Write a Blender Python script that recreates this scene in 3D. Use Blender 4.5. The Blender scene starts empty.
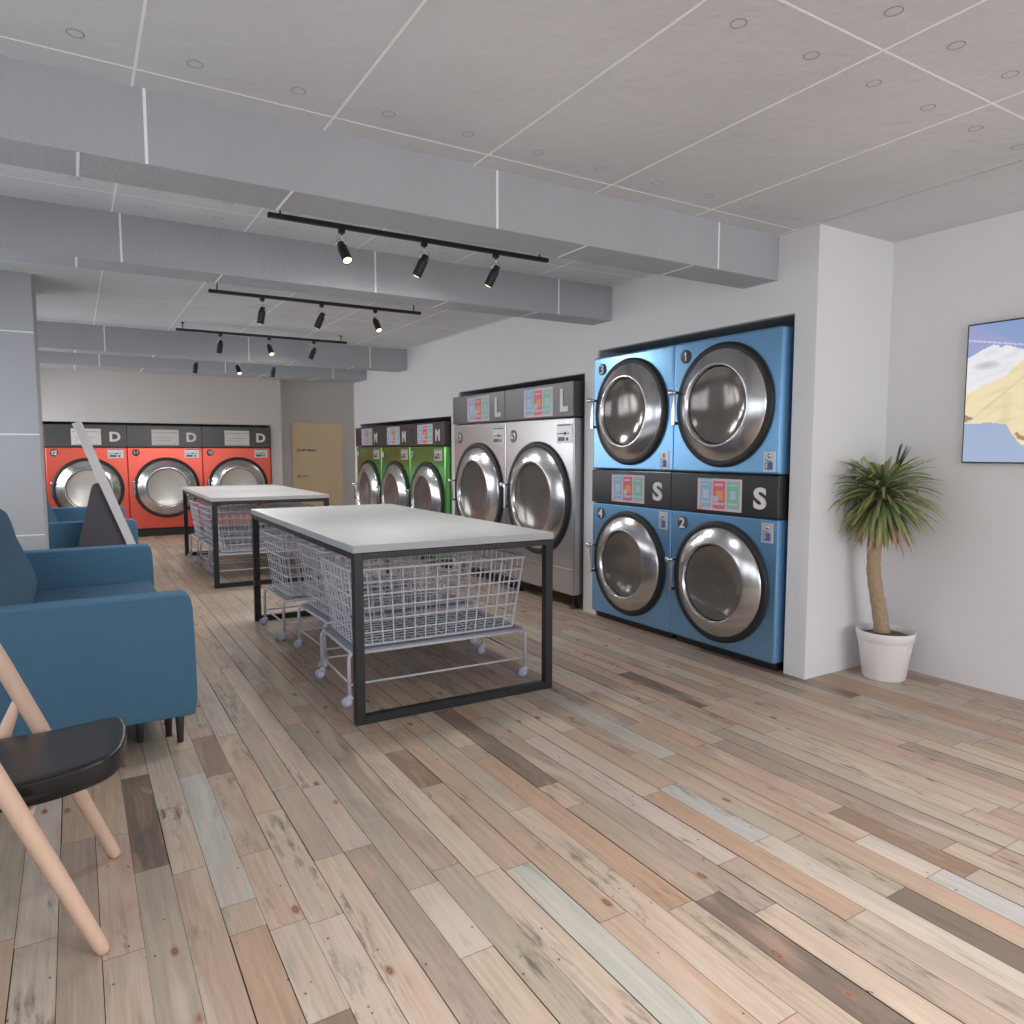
import bpy, bmesh, math, random
from mathutils import Vector, Matrix, noise
random.seed(7)
S = bpy.context.scene
COL = S.collection
PI = math.pi
R = math.radians

# ------------------------------------------------------------------ camera
cd = bpy.data.cameras.new('camera'); cam = bpy.data.objects.new('camera', cd); COL.objects.link(cam)
cd.sensor_width = 36; cd.lens = 720.58 / 1024 * 36; cd.clip_start = 0.05; cd.clip_end = 100
cam.location = (0, 0, 1.3); cam.rotation_euler = (R(90 - 4.83), 0, R(-31.24))
S.camera = cam
# ------------------------------------------------------------------ world, lights, exposure
W = bpy.data.worlds.new('sky'); S.world = W; W.use_nodes = True
W.node_tree.nodes['Background'].inputs[0].default_value = (0.85, 0.92, 1.0, 1)
W.node_tree.nodes['Background'].inputs[1].default_value = 1.6
S.view_settings.view_transform = 'Standard'; S.view_settings.look = 'None'
S.view_settings.gamma = 1; S.view_settings.use_curve_mapping = False
S.view_settings.exposure = 0.33

def area(name, loc, rot, sx, sy, power, color):
    l = bpy.data.lights.new(name, 'AREA'); l.shape = 'RECTANGLE'; l.size = sx; l.size_y = sy
    l.energy = power; l.color = color
    o = bpy.data.objects.new(name, l); COL.objects.link(o); o.location = loc; o.rotation_euler = rot
    return o
WIN = [(-2.3, .4), (.75, 3.1), (3.45, 5.9), (7.1, 9.4), (9.75, 11.9)]     # left wall windows (y from, to)
area('storefront_daylight', (2.6, -2.85, 1.5), (R(90 - 40), 0, 0), 2.8, 1.8, 60, (0.95, 0.97, 1.0))
for (a_, b_), e_ in zip(WIN, (18, 4, 9, 22, 30)):
    area('side_window_daylight', (-1.38, (a_ + b_) / 2, 1.45), (R(90 - 38), 0, R(-90)), b_ - a_, 1.2, e_, (1.0, 0.975, 0.955))

for lx, ly in ((.35, .55), (1.2, .7), (2.0, .65), (1.0, -.4), (2.7, .2)):      # added spot lights without fixtures, out of view, to brighten the front bay
    ld = bpy.data.lights.new('front_bay_fill', 'SPOT'); ld.energy = 50; ld.color = (1, .975, .97)
    ld.spot_size = R(112); ld.spot_blend = 1; ld.shadow_soft_size = .15
    lo = bpy.data.objects.new('front_bay_fill', ld); COL.objects.link(lo); lo.location = (lx, ly, 2.42)

pl = bpy.data.lights.new('passage_fill', 'POINT'); pl.energy = 4.5; pl.shadow_soft_size = .08; pl.color = (1, .96, .9)  # added light hidden behind the machine wall, lifts the dim passage and door
po = bpy.data.objects.new('passage_fill', pl); COL.objects.link(po); po.location = (4.45, 11.2, 2.3)

# ------------------------------------------------------------------ materials
def srgb(r, g, b):
    f = lambda c: (c / 255 / 12.92) if c / 255 <= 0.04045 else ((c / 255 + 0.055) / 1.055) ** 2.4
    return (f(r), f(g), f(b), 1)
M = {}
def mat(name, col, rough=0.5, metal=0.0, bump=0, bscale=40, var=0.0, vscale=3, spec=0.5, coat=0, emit=0, stretch=(1, 1, 1)):
    m = bpy.data.materials.new(name); m.use_nodes = True; nt = m.node_tree; p = nt.nodes['Principled BSDF']
    p.inputs['Base Color'].default_value = col; p.inputs['Roughness'].default_value = rough
    p.inputs['Metallic'].default_value = metal; p.inputs['Specular IOR Level'].default_value = spec
    p.inputs['Coat Weight'].default_value = coat
    if emit:
        p.inputs['Emission Color'].default_value = col; p.inputs['Emission Strength'].default_value = emit
    tc = nt.nodes.new('ShaderNodeTexCoord'); mp = nt.nodes.new('ShaderNodeMapping')
    mp.inputs['Scale'].default_value = stretch
    nt.links.new(tc.outputs['Object'], mp.inputs[0])
    n = nt.nodes.new('ShaderNodeTexNoise'); n.inputs['Scale'].default_value = vscale; n.inputs['Detail'].default_value = 5
    nt.links.new(mp.outputs[0], n.inputs['Vector'])
    mx = nt.nodes.new('ShaderNodeMix'); mx.data_type = 'RGBA'
    mx.inputs['A'].default_value = tuple(c * (1 - var) for c in col[:3]) + (1,)
    mx.inputs['B'].default_value = tuple(min(1, c * (1 + var)) for c in col[:3]) + (1,)
    nt.links.new(n.outputs['Fac'], mx.inputs['Factor']); nt.links.new(mx.outputs['Result'], p.inputs['Base Color'])
    if bump:
        n2 = nt.nodes.new('ShaderNodeTexNoise'); n2.inputs['Scale'].default_value = bscale; n2.inputs['Detail'].default_value = 4
        nt.links.new(mp.outputs[0], n2.inputs['Vector'])
        b = nt.nodes.new('ShaderNodeBump'); b.inputs['Strength'].default_value = bump; b.inputs['Distance'].default_value = 0.01
        nt.links.new(n2.outputs['Fac'], b.inputs['Height']); nt.links.new(b.outputs[0], p.inputs['Normal'])
    M[name] = m
    return m
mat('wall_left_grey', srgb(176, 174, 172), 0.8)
mat('wall_white', srgb(230, 229, 230), 0.75, bump=0.12, bscale=18, var=0.03, vscale=1.2)
mat('ceiling_plaster', srgb(211, 212, 215), 0.85, bump=0.7, bscale=14, var=0.16, vscale=1.3)
mat('beam_plaster', srgb(174, 176, 181), 0.85, bump=0.5, bscale=22, var=0.07, vscale=2.2, stretch=(1.5, 1, .5))
mat('column_plaster', srgb(182, 183, 188), 0.85, bump=0.2, bscale=22, var=0.05, vscale=2)
mat('back_grey', srgb(212, 209, 207), 0.8, bump=0.1, var=0.04)
mat('joint', srgb(252, 252, 250), 0.5)
mat('tie_hole', srgb(146, 145, 147), 0.8)
mat('alcove', srgb(176, 176, 176), 0.7)
mat('door_tan', srgb(236, 214, 176), 0.55, var=0.05)
mat('frame_black', srgb(33, 35, 38), 0.42)
mat('table_white', srgb(180, 181, 183), 0.35, spec=0.4)
mat('table_edge', srgb(212, 204, 206), 0.4)
mat('blue_metal', (0.23, 0.47, 0.76, 1), 0.27, 0.8, var=0.02)
mat('silver_metal', srgb(186, 186, 188), 0.25, 0.9)
mat('green_metal', (0.16, 0.50, 0.14, 1), 0.17, 0.85)
mat('red_metal', (0.80, 0.13, 0.09, 1), 0.28, 0.6)
mat('steel', srgb(212, 212, 214), 0.21, 1.0)
mat('chrome', srgb(225, 226, 230), 0.08, 1.0)
mat('rubber', srgb(34, 34, 35), 0.5)
mat('panel_black', srgb(40, 40, 42), 0.25, spec=0.6)
mat('panel_grey', srgb(92, 92, 94), 0.34, 0.5)
mat('panel_dark', srgb(78, 77, 77), 0.32, 0.3)
mat('panel_brown', srgb(78, 72, 70), 0.35, 0.4)
mat('glass_dark', srgb(128, 123, 119), 0.13, 0.5)
mat('glass_light', srgb(205, 201, 196), 0.25, 0.25)
mat('letter_white', srgb(228, 224, 222), 0.5)
mat('badge_dark', srgb(70, 72, 78), 0.4)
mat('badge_hole', srgb(30, 30, 32), 0.5)
mat('plate_silver', srgb(205, 206, 208), 0.3, 0.35)
mat('plate_blue', srgb(80, 100, 160), 0.4)
mat('poster_paper', srgb(226, 196, 214), 0.5)
mat('poster_blue', srgb(148, 184, 216), 0.5)
mat('poster_red', srgb(220, 112, 124), 0.5)
mat('poster_green', srgb(138, 198, 174), 0.5)
mat('poster_cyan', srgb(140, 204, 220), 0.5)
mat('poster_yellow', srgb(230, 160, 110), 0.5)
mat('poster_pale', srgb(184, 204, 222), 0.5)
mat('poster_white', srgb(216, 215, 214), 0.5)
mat('poster_grey', srgb(182, 182, 184), 0.5)
mat('wire_grey', srgb(208, 207, 216), 0.4, 0.0)
mat('tray_grey', srgb(150, 152, 163), 0.5)
mat('castor', srgb(206, 212, 228), 0.4)
mat('castor_hub', srgb(186, 194, 214), 0.5)
mat('fabric_teal', srgb(84, 124, 152), 0.9, bump=0.7, bscale=90, var=0.10, vscale=60, spec=0.2, stretch=(1, 1, 3))
mat('fabric_cushion', srgb(76, 106, 130), 0.9, bump=0.5, bscale=90, var=0.10, vscale=60, spec=0.2)
mat('leg_dark', srgb(62, 62, 66), 0.5)
mat('seat_black', srgb(30, 30, 34), 0.27, bump=0.05, bscale=200)
mat('chair_wood', srgb(222, 190, 168), 0.55, var=0.10, vscale=9, stretch=(8, 8, 1), bump=0.08)
mat('board_white', srgb(224, 224, 226), 0.5)
mat('board_dark', srgb(86, 84, 92), 0.7)
mat('pot_white', srgb(236, 232, 232), 0.4)
mat('soil', srgb(104, 92, 84), 0.95, bump=1.0, bscale=90, var=0.5, vscale=70)
mat('trunk', srgb(176, 152, 124), 0.9, bump=1.2, bscale=70, var=0.30, vscale=60)
mat('dead_leaf', srgb(150, 116, 98), 0.85, var=0.25, vscale=14)
mat('lamp_black', srgb(32, 32, 34), 0.4)
mat('tv_black', srgb(40, 42, 46), 0.3)
mat('bulb', (1.0, 0.86, 0.52, 1), 0.4, emit=2.2)
mat('mullion', srgb(60, 60, 64), 0.4)

def glass_mat():
    m = bpy.data.materials.new('window_glass'); m.use_nodes = True; nt = m.node_tree
    for n in list(nt.nodes): nt.nodes.remove(n)
    o = nt.nodes.new('ShaderNodeOutputMaterial'); mx = nt.nodes.new('ShaderNodeMixShader')
    t = nt.nodes.new('ShaderNodeBsdfTransparent'); g = nt.nodes.new('ShaderNodeBsdfGlossy'); g.inputs['Roughness'].default_value = 0.02
    mx.inputs[0].default_value = 0.08
    nt.links.new(t.outputs[0], mx.inputs[1]); nt.links.new(g.outputs[0], mx.inputs[2]); nt.links.new(mx.outputs[0], o.inputs[0])
    M['window_glass'] = m
glass_mat()

# ------------------------------------------------------------------ mesh helpers
class MB:
    def __init__(s): s.bm = bmesh.new(); s.mats = []
    def mi(s, m):
        if m not in s.mats: s.mats.append(m)
        return s.mats.index(m)
    def _fin(s, verts, m, smooth=False):
        i = s.mi(m)
        for f in {f for v in verts for f in v.link_faces}:
            f.material_index = i; f.smooth = smooth
    def box(s, a, b, m, bev=0, seg=2, mtx=None, smooth=False):
        bm2 = bmesh.new(); bmesh.ops.create_cube(bm2, size=1)
        d = Vector([b[k] - a[k] for k in range(3)]); c = Vector([(a[k] + b[k]) / 2 for k in range(3)])
        for v in bm2.verts: v.co = Vector((v.co.x * d.x, v.co.y * d.y, v.co.z * d.z)) + c
        if bev:
            bmesh.ops.bevel(bm2, geom=bm2.edges[:], offset=bev, segments=seg, profile=0.5, affect='EDGES')
        i = s.mi(m); mp = {}
        for v in bm2.verts: mp[v] = s.bm.verts.new(mtx @ v.co if mtx else v.co)
        for f in bm2.faces:
            nf = s.bm.faces.new([mp[v] for v in f.verts]); nf.material_index = i; nf.smooth = smooth
        bm2.free(); return s
    def tube(s, pts, r, m, n=8, cap=True, closed=False):
        pts = [Vector(p) for p in pts]; rs = r if isinstance(r, (list, tuple)) else [r] * len(pts)
        i = s.mi(m); rings = []; N = len(pts); ref = None
        for k, p in enumerate(pts):
            if closed: d = (pts[(k + 1) % N] - pts[k - 1]).normalized()
            elif k == 0: d = (pts[1] - p).normalized()
            elif k == N - 1: d = (p - pts[k - 1]).normalized()
            else: d = ((pts[k + 1] - p).normalized() + (p - pts[k - 1]).normalized()).normalized()
            if ref is None: ref = Vector((0, 0, 1)) if abs(d.z) < 0.9 else Vector((1, 0, 0))
            u = ref - d * ref.dot(d)
            u.normalize(); ref = u; w = d.cross(u)
            rings.append([s.bm.verts.new(p + (u * math.cos(2 * PI * (j + .5) / n) + w * math.sin(2 * PI * (j + .5) / n)) * rs[k]) for j in range(n)])
        for k in range(N if closed else N - 1):
            A, B = rings[k], rings[(k + 1) % N]
            for j in range(n):
                f = s.bm.faces.new((A[j], A[(j + 1) % n], B[(j + 1) % n], B[j])); f.material_index = i; f.smooth = n > 5
        if cap and not closed:
            for ring in (rings[0][::-1], rings[-1]):
                f = s.bm.faces.new(ring); f.material_index = i
        return s
    def lathe(s, prof, m, n=48, origin=(0, 0, 0), axis='Z', smooth=True, closed=False):
        # prof: (radius, height); axis 'Z' up, '-Y' height towards -y
        i = s.mi(m); o = Vector(origin); rings = []
        def P(r, h, a):
            if axis == 'Z': return o + Vector((r * math.cos(a), r * math.sin(a), h))
            return o + Vector((r * math.cos(a), -h, r * math.sin(a)))
        for r, h in prof:
            if r < 1e-6: rings.append([s.bm.verts.new(P(0, h, 0))])
            else: rings.append([s.bm.verts.new(P(r, h, 2 * PI * j / n)) for j in range(n)])
        rng = range(len(rings)) if closed else range(len(rings) - 1)
        for k in rng:
            A, B = rings[k], rings[(k + 1) % len(rings)]
            for j in range(n):
                a, b = A[j % len(A)], A[(j + 1) % n % len(A)]; c, d = B[(j + 1) % n % len(B)], B[j % len(B)]
                vs = []
                for v in (a, b, c, d):
                    if v not in vs: vs.append(v)
                if len(vs) < 3: continue
                if axis == 'Z': pass
                f = s.bm.faces.new(vs); f.material_index = i; f.smooth = smooth
        return s
    def poly(s, pts, m):
        f = s.bm.faces.new([s.bm.verts.new(p) for p in pts]); f.material_index = s.mi(m); return s
    def prism(s, prof, y0, y1, m, smooth=False, ny=1, endscale=None, plane='XZ'):
        # profile in xz swept along y
        i = s.mi(m); rings = []
        cx = sum(p[0] for p in prof) / len(prof); cz = sum(p[1] for p in prof) / len(prof)
        for k in range(ny + 1):
            t = k / ny; y = y0 + (y1 - y0) * t
            sc = endscale(t) if endscale else 1
            rings.append([s.bm.verts.new((cx + (x - cx) * sc, y, cz + (z - cz) * sc)) for x, z in prof])
        n = len(prof)
        for k in range(ny):
            for j in range(n):
                f = s.bm.faces.new((rings[k][j], rings[k][(j + 1) % n], rings[k + 1][(j + 1) % n], rings[k + 1][j]))
                f.material_index = i; f.smooth = smooth
        for ring in (rings[0][::-1], rings[-1]):
            f = s.bm.faces.new(ring); f.material_index = i
        return s
    def build(s, name, parent=None, loc=None, mods=None, recalc=True):
        if recalc: bmesh.ops.recalc_face_normals(s.bm, faces=s.bm.faces[:])
        me = bpy.data.meshes.new(name); s.bm.to_mesh(me); s.bm.free()
        for m in s.mats: me.materials.append(M[m])
        o = bpy.data.objects.new(name, me); COL.objects.link(o)
        if parent: o.parent = parent
        if loc: o.location = loc
        return o
def sub(o, lv=2):
    m = o.modifiers.new('subdivision', 'SUBSURF'); m.levels = lv; m.render_levels = lv; return o
def tag(o, label, cat, group=None):
    o['label'] = label; o['category'] = cat
    if group: o['group'] = group
    return o
def struct(o): o['kind'] = 'structure'; return o
def thing(name, label, cat, loc, rz=0, group=None):
    o = bpy.data.objects.new(name, None); COL.objects.link(o); o.location = loc; o.rotation_euler = (0, 0, rz)
    o.empty_display_size = 0.1
    return tag(o, label, cat, group)
def copy_tree(o, parent=None):
    c = o.copy(); COL.objects.link(c); c.parent = parent
    for ch in [x for x in bpy.data.objects if x.parent == o]: copy_tree(ch, c)
    return c
def text(name, body, size, m, parent, loc, ext=0.002, bold=0.0, rot=(PI / 2, 0, 0), sx=1.0):
    cu = bpy.data.curves.new(name, 'FONT'); cu.body = body; cu.size = size; cu.extrude = ext; cu.offset = bold
    cu.align_x = 'CENTER'; cu.align_y = 'CENTER'; cu.resolution_u = 4
    tmp = bpy.data.objects.new(name, cu); COL.objects.link(tmp)
    dg = bpy.context.evaluated_depsgraph_get(); me = bpy.data.meshes.new_from_object(tmp.evaluated_get(dg))
    bpy.data.objects.remove(tmp); bpy.data.curves.remove(cu)
    me.materials.clear(); me.materials.append(M[m])
    # centre it
    xs = [v.co.x for v in me.vertices]; ys = [v.co.y for v in me.vertices]
    cx, cy = (min(xs) + max(xs)) / 2, (min(ys) + max(ys)) / 2
    for v in me.vertices: v.co.x = (v.co.x - cx) * sx; v.co.y -= cy
    o = bpy.data.objects.new(name, me); COL.objects.link(o); o.parent = parent; o.location = loc; o.rotation_euler = rot
    return o

# ================================================================== STRUCTURE
CZ = 2.526
XW = 3.51
# ---- floor: planks of reclaimed timber along y
def floor():
    bm = bmesh.new(); col = bm.faces.layers.float_color.new('plank'); rn = bm.faces.layers.float_color.new('rnd')
    PW = 0.09835; X0 = 0.006
    types = {
        'L': (204, 184, 167), 'T': (196, 171, 151), 'P': (200, 173, 158), 'G': (188, 174, 158), 'B': (192, 188, 181),
        'O': (194, 163, 141), 'D': (134, 117, 106), 'DB': (154, 130, 112), 'M': (182, 163, 149), 'W': (204, 189, 176)}
    pool = ['L'] * 9 + ['T'] * 6 + ['P'] * 5 + ['G'] * 2 + ['O'] * 1 + ['M'] * 3 + ['W'] * 5
    ov = {}   # row -> [(y0, y1, type)]
    def add(x, y0, y1, t): ov.setdefault(int(math.floor((x - X0) / PW)), []).append((y0, y1, t))
    add(1.56, 2.25, 3.20, 'D'); add(1.17, 2.48, 2.85, 'DB'); add(2.05, 2.30, 3.06, 'M'); add(1.55, .45, 1.42, 'D')
    add(2.05, .35, 1.145, 'D'); add(2.34, 1.08, 1.543, 'DB'); add(3.45, 2.245, 3.35, 'D'); add(.45, 3.013, 3.46, 'DB')
    add(.155, 2.42, 3.07, 'D'); add(.155, 1.4, 2.42, 'G'); add(.455, .9, 1.55, 'DB'); add(.35, 2.1, 3.063, 'B')
    add(1.17, 1.05, 1.75, 'B'); add(2.25, .45, 1.139, 'B'); add(.06, 2.03, 2.7, 'P'); add(.06, 1.3, 2.03, 'L')
    add(.255, 1.2, 2.35, 'T'); add(1.45, 1.43, 2.6, 'O'); add(1.36, 1.0, 2.1, 'L'); add(.45, 2.35, 3.01, 'P')
    add(.85, 1.9, 3.4, 'G'); add(.75, 1.3, 2.2, 'M'); add(.65, 1.2, 2.2, 'L'); add(.95, 1.1, 1.95, 'G'); add(.55, 1.9, 2.6, 'L')
    add(1.66, 3.0, 3.25, 'O'); add(2.15, 2.2, 3.4, 'B'); add(2.75, 2.55, 3.2, 'D'); add(1.95, 1.55, 2.0, 'B'); add(2.05, 1.5, 2.2, 'G')
    add(2.45, 1.2, 2.2, 'M'); add(2.55, 1.1, 2.3, 'M'); add(2.65, 1.1, 2.3, 'G'); add(.65, 2.75, 3.5, 'M')
    rows = range(-14, 52)
    for k in rows:
        x0 = X0 + k * PW; x1 = x0 + PW; y = -2.7 - random.random() * 1.3; pts = []
        fixed = sorted(ov.get(k, []))
        segs = []
        while y < 13.2:
            L = random.choice([.8, 1.1, 1.3, 1.5, 1.7]) * (0.9 + .2 * random.random())
            segs.append([y, y + L, random.choice(pool)]); y += L
        for (a, b, t) in fixed:
            ns = []
            for s0, s1, tt in segs:
                if s1 <= a or s0 >= b: ns.append([s0, s1, tt])
                else:
                    if s0 < a - .12: ns.append([s0, a, tt])
                    elif s0 < a and ns: ns[-1][1] = a
                    if s1 > b + .12: ns.append([b, s1, tt])
            ns.append([a, b, t]); ns.sort(); segs = ns
            for i in range(len(segs) - 1): segs[i][1] = segs[i + 1][0]
        for s0, s1, t in segs:
            g0 = random.choice([.0004, .0008, .0012, .0024]); g1 = random.choice([.0004, .0008, .0012, .0022])
            q = [(x0 + g0, s0 + .0008, 0), (x1 - g1, s0 + .0008, 0), (x1 - g1, s1 - .0008, 0), (x0 + g0, s1 - .0008, 0)]
            f = bm.faces.new([bm.verts.new(p) for p in q]); c = srgb(*types[t]); v = random.uniform(.93, 1.07)
            v *= .80; f[col] = (c[0] * v, c[1] * v * random.uniform(.98, 1.01), c[2] * v * random.uniform(.94, 1.0), 1)
            f[rn] = (random.random(), random.random(), random.random() if t not in ('D',) else .2, 1)
    q = [(-1.5, -2.9, -.003), (5.3, -2.9, -.003), (5.3, 13.4, -.003), (-1.5, 13.4, -.003)]
    f = bm.faces.new([bm.verts.new(p) for p in q]); f.material_index = 1
    me = bpy.data.meshes.new('floor'); bm.to_mesh(me); bm.free()
    m = bpy.data.materials.new('reclaimed_planks'); m.use_nodes = True; nt = m.node_tree; N = nt.nodes; Lk = nt.links.new
    p = N['Principled BSDF']; p.inputs['Roughness'].default_value = 0.5; p.inputs['Specular IOR Level'].default_value = 0.35
    ac = N.new('ShaderNodeAttribute'); ac.attribute_name = 'plank'
    ar = N.new('ShaderNodeAttribute'); ar.attribute_name = 'rnd'
    g = N.new('ShaderNodeNewGeometry')
    off = N.new('ShaderNodeVectorMath'); off.operation = 'MULTIPLY_ADD'
    Lk(ar.outputs['Vector'], off.inputs[0]); off.inputs[1].default_value = (17, 23, 9); Lk(g.outputs['Position'], off.inputs[2])
    def mapped(sc):
        v = N.new('ShaderNodeVectorMath'); v.operation = 'MULTIPLY'; Lk(off.outputs[0], v.inputs[0]); v.inputs[1].default_value = sc; return v.outputs[0]
    def nz(sc, vec, det=4, rough=.55, dist=0):
        n = N.new('ShaderNodeTexNoise'); n.inputs['Scale'].default_value = sc; n.inputs['Detail'].default_value = det
        n.inputs['Roughness'].default_value = rough; n.inputs['Distortion'].default_value = dist; Lk(vec, n.inputs['Vector']); return n.outputs['Fac']
    def ramp(fac, stops):
        r = N.new('ShaderNodeValToRGB'); e = r.color_ramp.elements
        e[0].position, e[0].color = stops[0][0], (stops[0][1],) * 3 + (1,)
        e[1].position, e[1].color = stops[1][0], (stops[1][1],) * 3 + (1,)
        for s_, v_ in stops[2:]:
            k = e.new(s_); k.color = (v_,) * 3 + (1,)
        Lk(fac, r.inputs[0]); return r.outputs[0]
    def mul(a, b, fac=1.0, mode='MULTIPLY'):
        x = N.new('ShaderNodeMix'); x.data_type = 'RGBA'; x.blend_type = mode
        if isinstance(fac, float): x.inputs['Factor'].default_value = fac
        else: Lk(fac, x.inputs['Factor'])
        Lk(a, x.inputs['A'])
        if isinstance(b, tuple): x.inputs['B'].default_value = b
        else: Lk(b, x.inputs['B'])
        return x.outputs['Result']
    grain = nz(1.0, mapped((90, 3.0, 1)), 6, .65, .6)
    c = mul(ac.outputs['Color'], ramp(grain, [(.28, .74), (.72, 1.14)]), .85)
    # warm / cold blotches inside a board
    bl = nz(1.0, mapped((7, 1.7, 1)), 3, .5, .8)
    c = mul(c, srgb(188, 154, 134), ramp(bl, [(.56, 0), (.68, .42)]), 'MIX')
    bl2 = nz(1.0, mapped((9, 2.2, 4)), 4, .6, .6)
    c = mul(c, srgb(140, 138, 130), ramp(bl2, [(.60, 0), (.76, .6)]), 'MIX')
    fine = nz(1.0, mapped((42, 7, 2)), 5, .7, .4)
    m2 = N.new('ShaderNodeMath'); m2.operation = 'MULTIPLY'
    Lk(ramp(fine, [(.50, 0), (.66, .8)]), m2.inputs[0]); Lk(ramp(nz(1.0, mapped((5, 1.6, 7)), 2), [(.52, 0), (.64, 1)]), m2.inputs[1])
    c = mul(c, srgb(84, 78, 70), m2.outputs[0], 'MIX')
    pale = nz(1.0, mapped((6, 1.3, 11)), 3, .5, 1.0)
    c = mul(c, srgb(204, 190, 176), ramp(pale, [(.56, 0), (.68, .35)]), 'MIX')
    # knots
    kv = N.new('ShaderNodeTexVoronoi'); kv.inputs['Scale'].default_value = 1; kv.inputs['Randomness'].default_value = 1
    Lk(mapped((7.5, 3.6, 0)), kv.inputs['Vector'])
    c = mul(c, srgb(150, 108, 82), ramp(kv.outputs['Distance'], [(.06, .9), (.11, 0)]), 'MIX')
    c = mul(c, srgb(86, 62, 52), ramp(kv.outputs['Distance'], [(.03, .0), (.048, .9), (.066, .0), (.0, .6)]), 'MIX')
    # nail holes
    nv = N.new('ShaderNodeTexVoronoi'); nv.inputs['Scale'].default_value = 1
    Lk(mapped((22, 16, 0)), nv.inputs['Vector'])
    hole = ramp(nv.outputs['Distance'], [(.055, .9), (.085, 0)])
    m3 = N.new('ShaderNodeMath'); m3.operation = 'MULTIPLY'; Lk(hole, m3.inputs[0])
    Lk(ramp(nz(1.0, mapped((5, 4, 3)), 1), [(.50, 0), (.52, 1)]), m3.inputs[1])
    c = mul(c, srgb(70, 60, 54), m3.outputs[0], 'MIX')
    Lk(c, p.inputs['Base Color'])
    b = N.new('ShaderNodeBump'); b.inputs['Strength'].default_value = 0.15; b.inputs['Distance'].default_value = 0.002
    Lk(grain, b.inputs['Height']); Lk(b.outputs[0], p.inputs['Normal'])
    me.materials.append(m)
    mat('plank_gap', srgb(58, 46, 40), 0.9); me.materials.append(M['plank_gap'])
    o = bpy.data.objects.new('floor', me); COL.objects.link(o); struct(o)
floor()

# ---- ceiling with white joint strips and formwork tie discs
def ring_disc(mb, x, y):
    n = 20
    for r0, r1, m in ((.0215, .0245, 'tie_hole'),):
        A = [mb.bm.verts.new((x + r0 * math.cos(2 * PI * j / n), y + r0 * math.sin(2 * PI * j / n), CZ - .0012)) for j in range(n)]
        B = [mb.bm.verts.new((x + r1 * math.cos(2 * PI * j / n), y + r1 * math.sin(2 * PI * j / n), CZ - .0012)) for j in range(n)]
        for j in range(n):
            f = mb.bm.faces.new((A[j], A[(j + 1) % n], B[(j + 1) % n], B[j])); f.material_index = mb.mi(m)
mb = MB(); mb.box((-1.3, -2.8, CZ), (5.2, 13.3, CZ + .1), 'ceiling_plaster')
XS = [.222 + .6525 * k for k in range(-2, 6)]; YS = [1.396 + 1.3125 * k for k in range(-3, 9)]
for x in XS:
    if -1 < x < 4.1: mb.box((x - .0045, -2.6, CZ - .0015), (x + .0045, 13.0, CZ + .01), 'joint')
mb.box((3.484 - .003, -2.6, CZ - .0015), (3.484 + .003, 2.57, CZ + .01), 'joint')
for y in YS: mb.box((-1, y - .0035, CZ - .0012), (4.2 if y < 2.57 else 3.51, y + .0035, CZ + .01), 'joint')
for y in YS:
    for s_ in (-.1325, .1325):
        for k in range(-3, 13):
            x = .058 + .3263 * k
            yy = y + s_
            if x > (4.1 if yy < 2.5 else 3.45) or yy > 10: continue
            if any(a - .03 < yy < b + .03 for a, b in ((2.834, 3.087), (4.336, 4.58), (8.24, 8.5), (9.66, 10.2))): continue
            ring_disc(mb, x, yy)
struct(mb.build('ceiling'))
def beam(y0, y1, name, strips=(.258, 1.643, 3.022), soff=(.056, .75, 2.14, 2.84)):
    b = MB(); z0 = 2.278
    b.box((-1.0, y0, z0), (XW, y1, CZ + .02), 'beam_plaster', bev=.002, seg=1)
    for x in strips: b.box((x - .005, y0 - .0015, z0 + .001), (x + .005, y0 + .01, CZ), 'joint')
    for x in soff: b.box((x - .005, y0 + .004, z0 - .0015), (x + .005, y1 - .004, z0 + .01), 'joint')
    return struct(b.build(name))
beam(2.834, 3.087, 'trim_1'); beam(4.336, 4.578, 'trim_2'); beam(8.24, 8.50, 'trim_3', (.31, 1.67, 3.04)); beam(9.66, 10.2, 'trim_4', (.30, 1.67, 3.04))

# ---- machine wall with three alcoves
mb = MB(); xb = 4.38
def wy(y0, y1, z0=0): mb.box((XW, y0, z0), (xb, y1, CZ + .01), 'wall_white')
wy(2.57, 2.712); wy(2.712, 4.50, 2.076); wy(4.50, 4.666); wy(4.666, 6.86, 1.92); wy(6.86, 7.054); wy(7.054, 9.95, 1.68); wy(9.95, 10.2)
struct(mb.build('wall_machines'))
mb = MB(); mb.box((xb - .02, 2.6, 0), (xb + .1, 10.18, CZ), 'alcove')
for y0, y1, z in ((2.712, 4.50, 2.076), (4.666, 6.86, 1.92), (7.054, 9.95, 1.68)):
    mb.box((XW + .02, y0, z - .004), (xb, y1, z - .0005), 'alcove'); mb.box((XW + .02, y0, 0), (xb, y0 + .003, z), 'alcove'); mb.box((XW + .02, y1 - .003, 0), (xb, y1, z), 'alcove')
struct(mb.build('trim_5'))
mb = MB(); mb.box((4.2, -2.6, 0), (4.35, 2.575, CZ + .01), 'wall_white'); struct(mb.build('wall_right'))
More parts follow.
